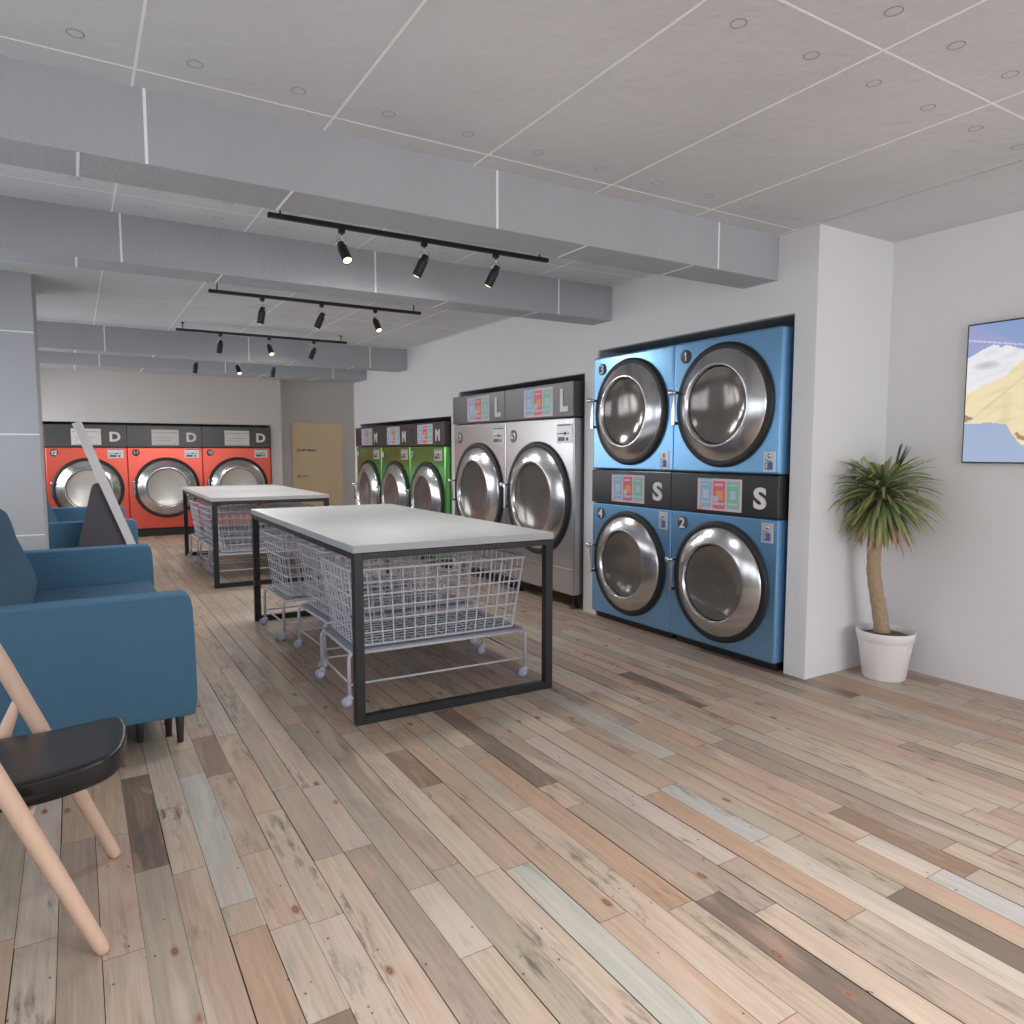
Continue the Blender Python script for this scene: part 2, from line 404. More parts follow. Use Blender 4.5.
# back wall with the red alcove
mb = MB(); yb = 12.25
mb.box((-1.1, yb, 0), (-.385, 13.15, CZ), 'back_grey'); mb.box((-.385, yb, 1.725), (2.79, 13.15, CZ), 'back_grey')
mb.box((2.79, yb, 0), (2.965, 13.15, CZ), 'back_grey')
struct(mb.build('wall_back'))
mb = MB(); mb.box((-.385, 13.0, 0), (2.79, 13.1, 1.725), 'alcove'); mb.box((-.385, 12.27, 1.7215), (2.79, 13.1, 1.7245), 'alcove')
mb.box((-.385, 12.27, 0), (-.382, 13.1, 1.725), 'alcove'); mb.box((2.787, 12.27, 0), (2.79, 13.1, 1.725), 'alcove')
struct(mb.build('trim_6'))
mb = MB(); mb.box((2.96, 12.8, 0), (5.2, 12.95, CZ), 'back_grey'); struct(mb.build('wall_passage'))
mb = MB(); mb.box((5.05, 10.2, 0), (5.2, 12.8, CZ), 'back_grey'); mb.box((XW + .02, 10.2, 0), (5.2, 10.22, CZ), 'back_grey'); struct(mb.build('wall_passage_side'))
# passage door
dr = MB(); dr.box((3.265, 12.775, 0.005), (4.156, 12.81, 1.79), 'door_tan', bev=.003); dr.box((3.25, 12.785, 0), (3.263, 12.80, 1.805), 'back_grey'); dr.box((4.158, 12.785, 0), (4.171, 12.80, 1.805), 'back_grey'); dr.box((3.25, 12.785, 1.792), (4.171, 12.80, 1.805), 'back_grey')
door = struct(dr.build('door_1'))
h = MB(); h.lathe([(0, .02), (.028, .02), (.028, 0)], 'steel', 20, (3.375, 12.775, .865), '-Y'); h.tube([(3.375, 12.775, .865), (3.375, 12.73, .865), (3.39, 12.72, .865), (3.51, 12.72, .868)], .010, 'steel', 8)
h.build('door_handle', door)
text('door_lettering', 'STAFF ONLY', .062, 'badge_dark', door, (3.52, 12.773, 1.315), .001, .0015)
# left wall, column, storefront
mb = MB()
prev = -2.6
for a, b in WIN + [(13.1, 13.1)]:
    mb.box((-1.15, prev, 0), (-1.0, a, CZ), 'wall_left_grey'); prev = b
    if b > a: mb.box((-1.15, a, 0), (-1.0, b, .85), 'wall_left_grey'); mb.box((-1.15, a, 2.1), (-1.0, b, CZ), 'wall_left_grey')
struct(mb.build('wall_left'))
def window(name, axis, c, a, b, z0, z1, n):
    f = MB(); g = MB()
    def bx(m_, a0, a1, zz0, zz1, t=.03):
        if axis == 'y': f_ = ((a0, c - t, zz0), (a1, c + t, zz1))
        else: f_ = ((c - t, a0, zz0), (c + t, a1, zz1))
        m_.box(f_[0], f_[1], 'mullion' if m_ is f else 'window_glass')
    for k in range(n + 1):
        x = a + (b - a) * k / n; bx(f, x - .025, x + .025, z0, z1)
    bx(f, a, b, z0, z0 + .05); bx(f, a, b, z1 - .05, z1)
    o = struct(f.build(name))
    bx(g, a + .01, b - .01, z0 + .02, z1 - .02, .004); g.build('glass', o)
for k, (a, b) in enumerate(WIN): window('window_%d' % (k + 1), 'x', -1.07, a, b, .85, 2.1, 2)
mb = MB(); mb.box((-1.15, -2.75, 0), (1.0, -2.6, CZ), 'wall_white'); mb.box((4.05, -2.75, 0), (4.35, -2.6, CZ), 'wall_white'); mb.box((1.0, -2.75, 2.4), (4.05, -2.6, CZ), 'wall_white')
struct(mb.build('wall_front')); window('window_6', 'y', -2.68, 1.0, 4.05, .02, 2.4, 3)
mb = MB(); mb.box((-1.0, 6.10, 0), (-.20, 6.875, CZ + .01), 'column_plaster')
for z in (2.124, 1.417, .707): mb.box((-1.0, 6.0985, z - .004), (-.1995, 6.11, z + .004), 'joint')
struct(mb.build('trim_7'))

# ================================================================== MACHINES
def door_part(root, cx, cz, Rr, glass, front=0.0, handle=True):
    k = Rr / .385; o = (cx, front, cz)
    d = MB(); d.lathe([(.385 * k, 0), (.385 * k, .012), (.380 * k, .022), (.350 * k, .024), (.343 * k, .018), (.30 * k, .012)], 'rubber', 72, o, '-Y'); d = d.build('door', root)
    s_ = MB(); s_.lathe([(.348 * k, .016), (.346 * k, .026), (.338 * k, .032), (.256 * k, .076), (.247 * k, .0775), (.243 * k, .074), (.238 * k, .050), (.234 * k, .035)], 'steel', 96, o, '-Y')
    s_.build('steel_ring', d)
    g = MB(); g.lathe([(.233 * k, .050), (.21 * k, .040), (.17 * k, .028), (.12 * k, .019), (.06 * k, .014), (0, .012)], glass, 64, o, '-Y'); g.build('glass', d)
    if handle:
        h = MB(); hx = cx - .378 * k; hz = cz
        h.tube([(hx, front, hz + .10), (hx, front - .075, hz + .10)], .011, 'chrome', 12)
        h.lathe([(0, .098), (.017, .092), (.021, .082), (.017, .072), (.010, .068)], 'chrome', 16, (hx, front, hz + .10), '-Y')
        h.box((hx - .012, front - .060, hz - .115), (hx + .012, front - .045, hz + .09), 'chrome', bev=.005)
        h.box((hx - .010, front - .05, hz - .11), (hx + .010, front, hz - .09), 'chrome', bev=.003)
        h.build('handle', d)
    return d
def badge(root, x, z, r, s, dark=True, front=0.0):
    b = MB(); b.lathe([(r, 0), (r, .005), (r * .93, .007), (0, .007)], 'badge_dark', 28, (x, front, z), '-Y')
    if not dark: b.lathe([(r * .84, .0072), (0, .0078)], 'plate_silver', 28, (x, front, z), '-Y')
    b = b.build('number_badge', root)
    n = len(s); step = r * .72
    for k, ch in enumerate(s):
        px = x + (k - (n - 1) / 2) * step; kk = 1 if n == 1 else .72
        if ch == '1':
            q = MB(); u = r * .66 * kk; P_ = [(-.02, -1), (.36, -1), (.36, 1), (.02, 1), (-.42, .62), (-.42, .28), (-.02, .52)]; y = front - .0085
            q.poly([(px + a_ * u - .02 * u, y, z + b_ * u) for a_, b_ in P_], 'letter_white'); q.build('digit', b, recalc=False)
        else:
            text('digit', ch, r * 2.2 * kk, 'letter_white' if dark else 'badge_dark', b, (px, front - .008, z), .001, .0016 * r / .045, sx=1.12)
def poster(root, x0, x1, z0, z1, kind, front):
    p = MB(); y = front - .0015; w = x1 - x0; h = z1 - z0
    def q(a, b, c, d, m, l=1):
        yy = y - .0004 * l; p.poly([(x0 + a * w, yy, z0 + c * h), (x0 + b * w, yy, z0 + c * h), (x0 + b * w, yy, z0 + d * h), (x0 + a * w, yy, z0 + d * h)], m)
    q(0, 1, 0, 1, 'poster_paper' if kind == 'c' else 'poster_white', 0)
    if kind == 'c':
        q(.06, .33, .08, .90, 'poster_blue'); q(.36, .64, .06, .93, 'poster_red'); q(.67, .95, .08, .93, 'poster_green')
        q(.04, .36, .93, 1, 'poster_cyan'); q(.03, .11, .0, .12, 'poster_yellow', 2)
        q(.12, .27, .36, .66, 'poster_pale', 2)
        q(.44, .60, .34, .62, 'poster_yellow', 2); q(.38, .48, .28, .46, 'poster_pale', 3); q(.75, .87, .38, .64, 'poster_pale', 2)
        q(.08, .31, .22, .29, 'poster_pale', 2); q(.38, .62, .18, .25, 'poster_pale', 2); q(.70, .92, .20, .27, 'poster_pale', 2)
        q(.40, .58, .78, .84, 'poster_paper', 2); q(.72, .9, .78, .84, 'poster_pale', 2); q(.1, .28, .78, .84, 'poster_pale', 2)
    else:
        q(.05, .95, .78, .86, 'poster_grey'); q(.12, .80, .44, .50, 'poster_grey'); q(.12, .70, .28, .33, 'poster_grey'); q(.10, .9, .05, .09, 'poster_grey')
    p.build('poster', root)
def key_plate(root, x0, x1, z0, z1, tall, front=0.0):
    p = MB(); p.box((x0, front - .006, z0), (x1, front + .004, z1), 'plate_silver', bev=.002)
    w = x1 - x0; h = z1 - z0; xm = (x0 + x1) / 2
    if tall:
        p.lathe([(.013, .006), (.013, .010), (0, .010)], 'steel', 16, (xm + .004, front, z1 - .026), '-Y')
        p.box((xm - .028, front - .0075, z0 + .012), (xm + .026, front - .005, z0 + .055), 'plate_blue')
        p.box((xm - .022, front - .0078, z0 + .020), (xm - .01, front - .0055, z0 + .05), 'plate_silver')
        p.tube([(xm - .028, front - .007, z1 - .048), (xm + .02, front - .007, z1 - .062)], .003, 'badge_dark', 6)
    else:
        p.box((x0 + .01, front - .0068, z1 - .016), (x1 - .006, front - .005, z1 - .006), 'badge_dark')
        p.tube([(x0 + .008, front - .008, z0 + h * .5), (xm + .01, front - .008, z0 + h * .5)], .004, 'badge_dark', 6)
        p.lathe([(.013, .006), (.013, .012), (0, .012)], 'badge_dark', 14, (xm + .018, front, z0 + h * .5), '-Y')
        p.box((xm + .045, front - .0085, z0 + h * .5 - .004), (xm + .075, front - .006, z0 + h * .5 + .004), 'badge_dark')
        p.box((xm + .03, front - .008, z0 + .02), (xm + .06, front - .006, z0 + .045), 'badge_dark')
        p.box((x0 + .02, front - .008, z0 + .018), (xm + .01, front - .006, z0 + .05), 'panel_grey')
    p.build('payment_plate', root)

# --- blue stacked dryers
def blue_stack(y, up, lo, label):
    root = thing('stacked_dryer', label, 'dryer', (3.452, y, 0), -PI / 2, 'blue stacked dryers in the tall alcove')
    w = .8725; a, b = -w / 2 + .001, w / 2 - .001
    m = MB(); m.box((a, 0, 1.162), (b, .80, 2.008), 'blue_metal', bev=.014, seg=3, smooth=False); m.build('upper_cabinet', root)
    m = MB(); m.box((a, 0, .052), (b, .80, .905), 'blue_metal', bev=.012, seg=3); m.build('lower_cabinet', root)
    m = MB(); m.box((a + .02, .05, 0), (b - .02, .76, .055), 'rubber'); m.build('plinth', root)
    m = MB(); m.box((a, -.006, .908), (b, .78, 1.158), 'panel_black', bev=.006); cp = m.build('control_panel', root)
    poster(cp, -.19, .172, .927, 1.128, 'c', -.006)
    text('letter', 'S', .168, 'letter_white', cp, (.307, -.0075, 1.022), .002, .0062, sx=1.2)
    for cz, num, bz, pz in ((1.583, up, 1.915, 1.180), (.477, lo, .825, .764)):
        door_part(root, 0, cz, .385, 'glass_dark')
        badge(root, -.325, bz, .043, num)
        key_plate(root, .322, .404, pz, pz + .118, True)
    return root
blue_stack(3.171, '1', '2', 'blue stacked pair of dryers numbered 1 and 2, beside the white corner pillar')
blue_stack(4.044, '3', '4', 'blue stacked pair of dryers numbered 3 and 4, beside the silver washers')

# --- front loading machines
def washer(x, y, rz, w, top, h0, z0, cz, Rr, body, panel, letter, lsx, num, pk, glass, spec, label, group, cat, name):
    root = thing(name, label, cat, (x, y, 0), rz, group)
    a, b = -w / 2 + .001, w / 2 - .001
    m = MB(); m.box((a, 0, z0), (b, .78, h0 - .004), body, bev=.014, seg=3); m.build('cabinet', root)
    m = MB(); m.box((a, -.012, h0), (b, .76, top), panel, bev=.006); cp = m.build('control_panel', root)
    px0, px1, pz0, pz1 = spec['poster']; poster(cp, px0, px1, pz0, pz1, pk, -.012)
    lx, lz, ls = spec['letter']; text('letter', letter, ls, 'letter_white', cp, (lx, -.0135, lz), .002, ls * .038, sx=lsx * 1.12)
    door_part(root, spec.get('dx', 0), cz, Rr, glass)
    bx, bz, br = spec['badge']; badge(root, bx, bz, br, num, spec.get('dark', True))
    k = spec['plate']; key_plate(root, *k, False)
    if spec.get('kick'):
        m = MB(); zk = spec['kick']; m.box((a + .012, -.006, zk - .006), (b - .012, .006, zk + .006), body, bev=.002); m.build('kick_plate_seam', root)
    if spec['feet']:
        for fx in (a + .09, b - .09):
            for fy in (.08, .68):
                m = MB(); m.lathe([(.045, 0), (.045, .015), (.02, .02), (.018, z0 + .01)], 'rubber', 16, (fx, fy, 0)); m.build('foot', root)
    else:
        m = MB(); m.box((a + .01, .04, 0), (b - .01, .74, z0 + .01), 'rubber'); m.build('plinth', root)
    return root
sv = dict(poster=(-.20, .248, 1.592, 1.832), letter=(.41, 1.713, .245), badge=(-.40, 1.435, .055), dark=False, plate=(.296, .505, 1.365, 1.522), kick=.33, feet=True)
washer(3.428, 5.225, -PI / 2, 1.069, 1.857, 1.576, .120, .895, .488, 'silver_metal', 'panel_grey', 'L', .85, '5', 'c', 'glass_dark', sv, 'large silver washing machine numbered 5, next to the blue dryers', 'silver washing machines marked L', 'washing machine', 'washing_machine')
washer(3.428, 6.295, -PI / 2, 1.069, 1.857, 1.576, .120, .895, .488, 'silver_metal', 'panel_grey', 'L', .85, '6', 'c', 'glass_dark', sv, 'large silver washing machine numbered 6, next to the green washers', 'silver washing machines marked L', 'washing machine', 'washing_machine')
gv = dict(poster=(-.226, .19, 1.382, 1.602), letter=(.318, 1.476, .17), badge=(-.395, 1.256, .05), plate=(.205, .40, 1.195, 1.325), feet=False)
for k, (num, lab) in enumerate((('7', 'green washing machine numbered 7, nearest of the three, beside the silver washers'), ('8', 'middle one of the three green washing machines marked M'), ('9', 'green washing machine numbered 9, farthest of the three, by the grey passage'))):
    washer(3.444, 7.551 + .952 * k, -PI / 2, .952, 1.621, 1.36, .10, .736, .443, 'green_metal', 'panel_brown', 'M', .8, num, 'c', 'glass_dark', gv, lab, 'green washing machines marked M', 'washing machine', 'washing_machine')
rv = dict(poster=(-.19, .185, 1.39, 1.625), letter=(.365, 1.513, .19), badge=(-.41, 1.276, .052), plate=(.262, .468, 1.195, 1.335), feet=False, kick=.19)
for k, (num, lab) in enumerate((('12', 'red dryer marked D at the left, half behind the sign board'), ('11', 'middle red dryer marked D with its whole round door in view'), ('10', 'red dryer marked D at the right, door half hidden by the far table'))):
    washer(.17 + 1.04 * k, 12.2, 0, 1.04, 1.682, 1.36, .125, .745, .46, 'red_metal', 'panel_dark', 'D', .95, num, 'g', 'glass_light', rv, lab, 'red dryers marked D at the back wall', 'dryer', 'tumble_dryer')

# ================================================================== TABLES
def table(x0, x1, y0, y1, label):
    cx, cy = (x0 + x1) / 2, (y0 + y1) / 2
    root = thing('folding_table', label, 'table', (cx, cy, 0), R(-1.0)); hx, hy = (x1 - x0) / 2, (y1 - y0) / 2
    t = MB(); t.box((-hx, -hy, .826), (hx, hy, .862), 'table_white', bev=.002, seg=1); t.build('tabletop', root)
    for sy in (-1, 1):
        f = MB(); yy = sy * (hy - .022); b = .022
        f.box((-hx + .004, yy - b, 0), (-hx + .050, yy + b, .8255), 'frame_black', bev=.003, seg=1); f.box((hx - .050, yy - b, 0), (hx - .004, yy + b, .8255), 'frame_black', bev=.003, seg=1)
        f.box((-hx + .048, yy - b + .001, .0), (hx - .048, yy + b - .001, .042), 'frame_black', bev=.003, seg=1); f.box((-hx + .048, yy - b + .001, .795), (hx - .048, yy + b - .001, .825), 'frame_black', bev=.003, seg=1)
        f.build('leg_frame', root)
    for sx in (-1, 1):
        f = MB(); xx = sx * (hx - .027); f.box((xx - .02, -hy + .045, .793), (xx + .02, hy - .045, .825), 'frame_black', bev=.002, seg=1); f.build('side_rail', root)
    return root
table(1.108, 2.225, 3.205, 5.68, 'near white topped folding table on a black metal frame over three wire carts')
table(1.108, 2.225, 7.215, 9.73, 'far white topped folding table on a black frame in front of the red dryers')

# ================================================================== WIRE CARTS
def cart_proto():
    root = thing('laundry_cart', '', 'laundry cart', (0, 0, 0), 0)
    Lx, Ly = .500, .282      # frame half sizes
    zt = .288
    f = MB()
    # end frames with rounded shoulders, lower rails
    for sx in (-1, 1):
        for sy in (-1, 1):
            x, y = sx * (Lx + .015), sy * (Ly - .012)
            f.tube([(sx * (Lx - .03), y, zt - .008), (sx * (Lx + .002), y, zt - .012), (x, y, zt - .035), (x, y, .055)], .0095, 'wire_grey', 8)
        f.tube([(sx * (Lx + .015), -Ly + .012, .125), (sx * (Lx + .015), Ly - .012, .125)], .006, 'wire_grey', 6)
    for sy in (-1, 1):
        f.tube([(-Lx - .015, sy * (Ly - .012), .115), (Lx + .015, sy * (Ly - .012), .115)], .006, 'wire_grey', 6)
        f.tube([(-Lx, sy * Ly, zt - .012), (Lx, sy * Ly, zt - .012)], .008, 'wire_grey', 6)
    for sx in (-1, 1): f.tube([(sx * Lx, -Ly, zt - .012), (sx * Lx, Ly, zt - .012)], .008, 'wire_grey', 6)
    f.build('cart_frame', root)
    t = MB(); t.box((-Lx, -Ly, zt - .006), (Lx, Ly, zt + .004), 'tray_grey', bev=.003); t.build('tray', root)
    b = MB(); z0, z1 = zt + .014, .702
    bx, by, tx, ty = .462, .248, .512, .292
    def P(u, v, s_):       # s_ 0 bottom .. 1 top
        return (u * (bx + (tx - bx) * s_), v * (by + (ty - by) * s_), z0 + (z1 - z0) * s_)
    def ringp(s_):
        ax, ay = bx + (tx - bx) * s_, by + (ty - by) * s_; z = z0 + (z1 - z0) * s_; r = .03; pts = []
        for cx, cy, a0 in ((1, 1, 0), (-1, 1, 90), (-1, -1, 180), (1, -1, 270)):
            for a in (0, 45, 90):
                t_ = R(a0 + a); pts.append((cx * (ax - r) + r * math.cos(t_), cy * (ay - r) + r * math.sin(t_), z))
        return pts
    for k in range(7):
        s_ = k / 6; b.tube(ringp(s_), .0072 if k == 6 else .0050, 'wire_grey', 6, closed=True)
    nx, ny = 15, 8
    for k in range(nx + 1):
        u = -1 + 2 * k / nx; u *= .955
        b.tube([P(u, -1, 1), P(u, -1, 0), P(u, 1, 0), P(u, 1, 1)], .0040, 'wire_grey', 5)
    for k in range(ny + 1):
        v = (-1 + 2 * k / ny) * .90
        b.tube([P(-1, v, 1), P(-1, v, 0), P(1, v, 0), P(1, v, 1)], .0040, 'wire_grey', 5)
    b.build('wire_basket', root)
    for sx in (-1, 1):
        for sy in (-1, 1):
            x, y = sx * (Lx + .015), sy * (Ly - .012)
            c = MB(); c.tube([(x, y, .062), (x, y, .045)], .012, 'castor', 10)
            c.box((x - .022, y - .013, .040), (x + .018, y + .013, .052), 'castor', bev=.004); c.box((x - .020, y - .013, .016), (x + .004, y - .009, .048), 'castor'); c.box((x - .020, y + .009, .016), (x + .004, y + .013, .048), 'castor')
            c = c.build('castor', root)
            w_ = MB(); w_.lathe([(0, -.010), (.006, -.010), (.027, -.009), (.027, .009), (.006, .010), (0, .010)], 'castor_hub', 18, (x - .014, y, .0275), '-Y'); w_.build('wheel', c)
    return root
cart0 = cart_proto()
spots = [(1.672, 3.735, -2.2, 'wire laundry cart under the near table, closest to the camera', 1), (1.748, 4.48, 1.0, 'wire laundry cart under the near table, middle of the three', 1), (1.695, 5.245, .8, 'wire laundry cart under the near table, at its far end', 1),
         (1.70, 7.79, -2.2, 'wire laundry cart under the far table, closest to the camera', 2), (1.71, 8.53, 1.0, 'wire laundry cart under the far table, middle of the three', 2), (1.70, 9.29, .8, 'wire laundry cart under the far table, at its far end before the red dryers', 2)]
for k, (x, y, rz, lab, g) in enumerate(spots):
    o = cart0 if k == 0 else copy_tree(cart0)
    o.location = (x, y, 0); o.rotation_euler = (0, 0, R(rz)); o['label'] = lab; o['group'] = 'wire laundry carts under the near table' if g == 1 else 'wire laundry carts under the far table'

# ================================================================== SOFAS
def sofa_proto():
    root = thing('sofa', '', 'sofa', (0, 0, 0))
    # local frame = world frame of the near sofa: x front .40, y 3.34..5.33 shifted to 0
    LY = 1.99
    for k, (y0, y1) in enumerate(((0, .12), (LY - .12, LY))):
        a = MB(); a.prism([(-.56, .15), (.408, .15), (.420, .22), (.417, .50), (.413, .62), (.405, .674), (.385, .690), (-.56, .690)], y0, y1, 'fabric_teal', smooth=False)
        o = a.build('armrest', root); md = o.modifiers.new('bevel', 'BEVEL'); md.width = .022; md.segments = 4; md.limit_method = 'ANGLE'
        for f in o.data.polygons: f.use_smooth = True
    b = MB(); b.box((-.54, .11, .16), (.385, LY - .11, .335), 'fabric_teal', bev=.02, seg=3, smooth=True); b.build('sofa_base', root)
    b = MB(); b.box((-.36, .122, .325), (.405, LY - .122, .462), 'fabric_cushion', bev=.035, seg=4, smooth=True); b.build('seat_cushion', root)
    prof = [(-.262, .36), (-.236, .43), (-.222, .48), (-.214, .53), (-.232, .60), (-.262, .675), (-.286, .742), (-.309, .80), (-.320, .85), (-.334, .91), (-.348, .945), (-.372, .968), (-.415, .975), (-.455, .955), (-.475, .90), (-.50, .70), (-.52, .36)]
    c = MB(); c.prism(prof, .125, LY - .125, 'fabric_cushion', smooth=True, ny=14, endscale=lambda t: 1 - .18 * max(0, (abs(t - .5) - .40) / .10) ** 3)
    c.build('back_cushion', root)
    for x, y in ((.355, .115), (.318, .215), (.200, .205), (.355, LY - .10), (-.40, .10), (-.40, LY - .10)):
        l = MB(); l.lathe([(0, .0), (.013, .0), (.021, .16), (0, .16)], 'leg_dark', 16, (x, y, 0)); l.build('leg', root)
    return root
s0 = sofa_proto(); s1 = copy_tree(s0)
s0.location = (0, 3.34, 0); s0['label'] = 'large teal fabric sofa in the foreground at the left edge, beyond the wooden chair'
s1.location = (.05, 7.25, 0); s1['label'] = 'far teal sofa half hidden behind the white column and sign board'
for s_ in (s0, s1): s_['group'] = 'teal sofas along the left wall'

# ================================================================== SIGN BOARD
root = thing('leaning_sign_board', 'white board leaning on a dark triangular stand between the two teal sofas', 'sign board', (.15, 7.0, 0))
b = MB(); b.prism([(.384, 0.0), (.450, 0.0), (-.084, 1.549), (-.149, 1.527)], -.05, .20, 'board_white'); b.build('white_panel', root)
f = MB(); f.prism([(-.268, 0.0), (-.036, .99), (-.024, 1.018), (0.0, 1.032), (.022, 1.03), (.386, .002)], -.02, -.001, 'board_dark'); f.build('prop_leg', root)

# ================================================================== CHAIR
root = thing('wooden_chair', 'light wood chair with slanted legs and a black leather seat, left foreground', 'chair', (-.15, 2.33, 0), R(-5.7))
def leg(name, pts, r):
    l = MB(); l.tube(pts, r, 'chair_wood', 14); return l.build(name, root)
for sy in (-1, 1):
    y = sy * .247
    leg('front_leg', [(.188, y, .0), (.186, y, .006), (.178, y, .024), (.076, y, .275), (-.082, y, .66), (-.205, y, .96), (-.24, y, 1.05)], [.011, .016, .0185, .0225, .024, .020, .014])
    leg('rear_leg', [(-.046, y, .565), (-.10, y, .43), (-.262, y, .015), (-.266, y, .0)], [.012, .022, .016, .012])
l = MB(); l.tube([(.075, -.247, .245), (.075, .247, .245)], .011, 'chair_wood', 10); 
s_ = MB(); s_.tube([(.03, -.240, .375), (.03, .240, .375)], .010, 'chair_wood', 10); l.bm.free(); s_.build('seat_rail', root)
bk = MB(); bk.prism([(-.175, .86), (-.155, .865), (-.225, 1.04), (-.245, 1.035)], -.235, .235, 'seat_black'); bk.build('backrest', root)
st = MB()
prof = []
st.box((-.24, -.195, .395), (.246, .195, .472), 'seat_black')
o = st.build('seat', root)
bm = bmesh.new(); bm.from_mesh(o.data); bmesh.ops.subdivide_edges(bm, edges=bm.edges[:], cuts=5, use_grid_fill=True)
for v in bm.verts:
    x = v.co.x; t = (x + .22) / .465
    v.co.z += -.012 * math.sin(PI * t) + .022 * t * t
    ay = abs(v.co.y) / .20
    if t > .55:
        k = (t - .55) / .45; v.co.y *= 1 - .10 * k * k
        v.co.x -= .035 * k * ay ** 3
    if v.co.z < .42: v.co.y *= .92; v.co.x -= .02 * max(0, t - .7) / .3
bm.to_mesh(o.data); bm.free()
for p in o.data.polygons: p.use_smooth = True
sub(o, 2)

# ================================================================== PALM
PX, PY = 3.945, 2.365
root = thing('potted_palm', 'potted palm with drooping green leaves standing in the right corner of the room', 'plant', (PX, PY, 0))
p = MB(); p.lathe([(0, 0), (.108, 0), (.113, .006), (.143, .218), (.145, .224), (.149, .228), (.156, .272), (.154, .278), (.147, .278), (.143, .25), (.138, .232)], 'pot_white', 56); p.build('pot', root)
p = MB(); p.lathe([(.142, .242), (.11, .254), (.06, .266), (0, .266)], 'soil', 40); so = p.build('soil', root)
tr = MB(); pts = []; rs = []
for k in range(26):
    t = k / 25; z = .25 + t * .80
    x = -.005 + -.062 * math.sin(min(1, t * 1.55) * PI * .5) + .045 * max(0, t - .45) + .008 * math.sin(t * 9); y = .015 + .035 * math.sin(min(1, t * 1.5) * PI * .5) - .02 * max(0, t - .45)
    pts.append((x, y, z)); rs.append((.050 if k == 0 else .043 - .012 * t) * (1 + .06 * math.sin(k * 2.3)))
tr.tube(pts, rs, 'trunk', 14); tr.build('trunk', root)
top = Vector(pts[-1]) + Vector((.012, 0, 0)); top.z = 1.06
def leafmat():
    m = bpy.data.materials.new('palm_leaf'); m.use_nodes = True; nt = m.node_tree; pb = nt.nodes['Principled BSDF']
    a = nt.nodes.new('ShaderNodeAttribute'); a.attribute_name = 'leaf'; nt.links.new(a.outputs['Color'], pb.inputs['Base Color'])
    pb.inputs['Roughness'].default_value = .55; pb.inputs['Subsurface Weight'].default_value = 0.0
    M['palm_leaf'] = m
leafmat()
def foliage(name, blades, m):
    bm = bmesh.new(); cl = bm.faces.layers.float_color.new('leaf')
    for base, az, el, L, wd, droop, c0, c1 in blades:
        d = Vector((math.cos(az) * math.cos(el), math.sin(az) * math.cos(el), math.sin(el))); side = Vector((-math.sin(az), math.cos(az), 0))
        tw = random.uniform(-.5, .5); n = 9; pos = base.copy(); prev = None
        side = (side * math.cos(tw) + Vector((0, 0, 1)) * math.sin(tw)).normalized()
        for k in range(n + 1):
            t = k / n
            w = wd * (math.sin(PI * min(1, .18 + t * .82)) ** .7 if t < 1 else 0) + .0006
            q = pos.copy(); wx = q.x + PX; wyy = q.y + PY
            if wx > 4.185: q.x = 4.185 - PX
            if wyy > 2.558: q.y = 2.558 - PY
            nrm = d.cross(side).normalized() * (w * .35)
            cur = (bm.verts.new(q - side * w + nrm * .5), bm.verts.new(q - nrm * .5), bm.verts.new(q + side * w + nrm * .5))
            for v in cur:
                if v.co.x + PX > 4.192: v.co.x = 4.192 - PX
                if v.co.y + PY > 2.562: v.co.y = 2.562 - PY
            if prev:
                for a_ in (0, 1):
                    f = bm.faces.new((prev[a_], prev[a_ + 1], cur[a_ + 1], cur[a_])); f.smooth = True
                    c = [c0[j] * (1 - t) + c1[j] * t for j in range(3)]; f[cl] = (*c, 1)
            prev = cur
            d = (d + Vector((0, 0, -1)) * droop / n).normalized(); pos += d * (L / n)
    me = bpy.data.meshes.new(name); bm.to_mesh(me); bm.free(); me.materials.append(M[m])
    o = bpy.data.objects.new(name, me); COL.objects.link(o); o.parent = root; return o
bl = []
for k in range(215):
    u = (k + .5) / 215; az = k * 2.39996
    el = R(58 - 100 * u + random.uniform(-7, 7))
    L = (.245 + .075 * min(1, u * 3)) * random.uniform(.85, 1.1)
    if u > .75: L *= .88
    base = Vector((top.x + .02 * math.cos(az), top.y + .02 * math.sin(az), 1.125 - .16 * u))
    g = random.random(); c0 = srgb(88 + 26 * g, 112 + 22 * g, 76 + 14 * g)[:3]; c1 = srgb(134 + 50 * g, 150 + 26 * g, 96 + 20 * g)[:3]
    if random.random() < .10: c1 = srgb(196, 150, 84)[:3]
    if u > .88 and random.random() < .45: c0 = srgb(150, 140, 96)[:3]; c1 = srgb(172, 140, 120)[:3]
    bl.append((base, az, el, L, random.uniform(.009, .0135), random.uniform(.6, 1.2) + .4 * max(0, u - .6), c0, c1))
for k in range(10):
    az = k * .7; g = random.random(); c = srgb(116, 120, 84)[:3]
    bl.append((Vector((top.x + .05, top.y - .03, 1.14)), -.6 + random.uniform(-.4, .4), R(75 + random.uniform(-8, 8)), .21, .009, .3, c, srgb(130, 124, 92)[:3]))
foliage('foliage', bl, 'palm_leaf')
bd = []
for k in range(34):
    az = k * 2.4; c0 = srgb(140, 112, 94)[:3]; c1 = srgb(120 + random.random() * 50, 92 + random.random() * 40, 78 + random.random() * 30)[:3]
    ln = random.uniform(.10, .20)
    bd.append((Vector((top.x + .030 * math.cos(az), top.y + .030 * math.sin(az), random.uniform(.90, 1.02))), az, R(-55), ln, .012, 2.6, c0, c1))
for k in range(8): bd.append((Vector((top.x + .045, top.y - .03, 1.0)), R(-30 + k * 4), R(-62), .24, .010, 2.0, srgb(150, 116, 98)[:3], srgb(132, 92, 74)[:3]))
foliage('dead_leaves', bd, 'palm_leaf')

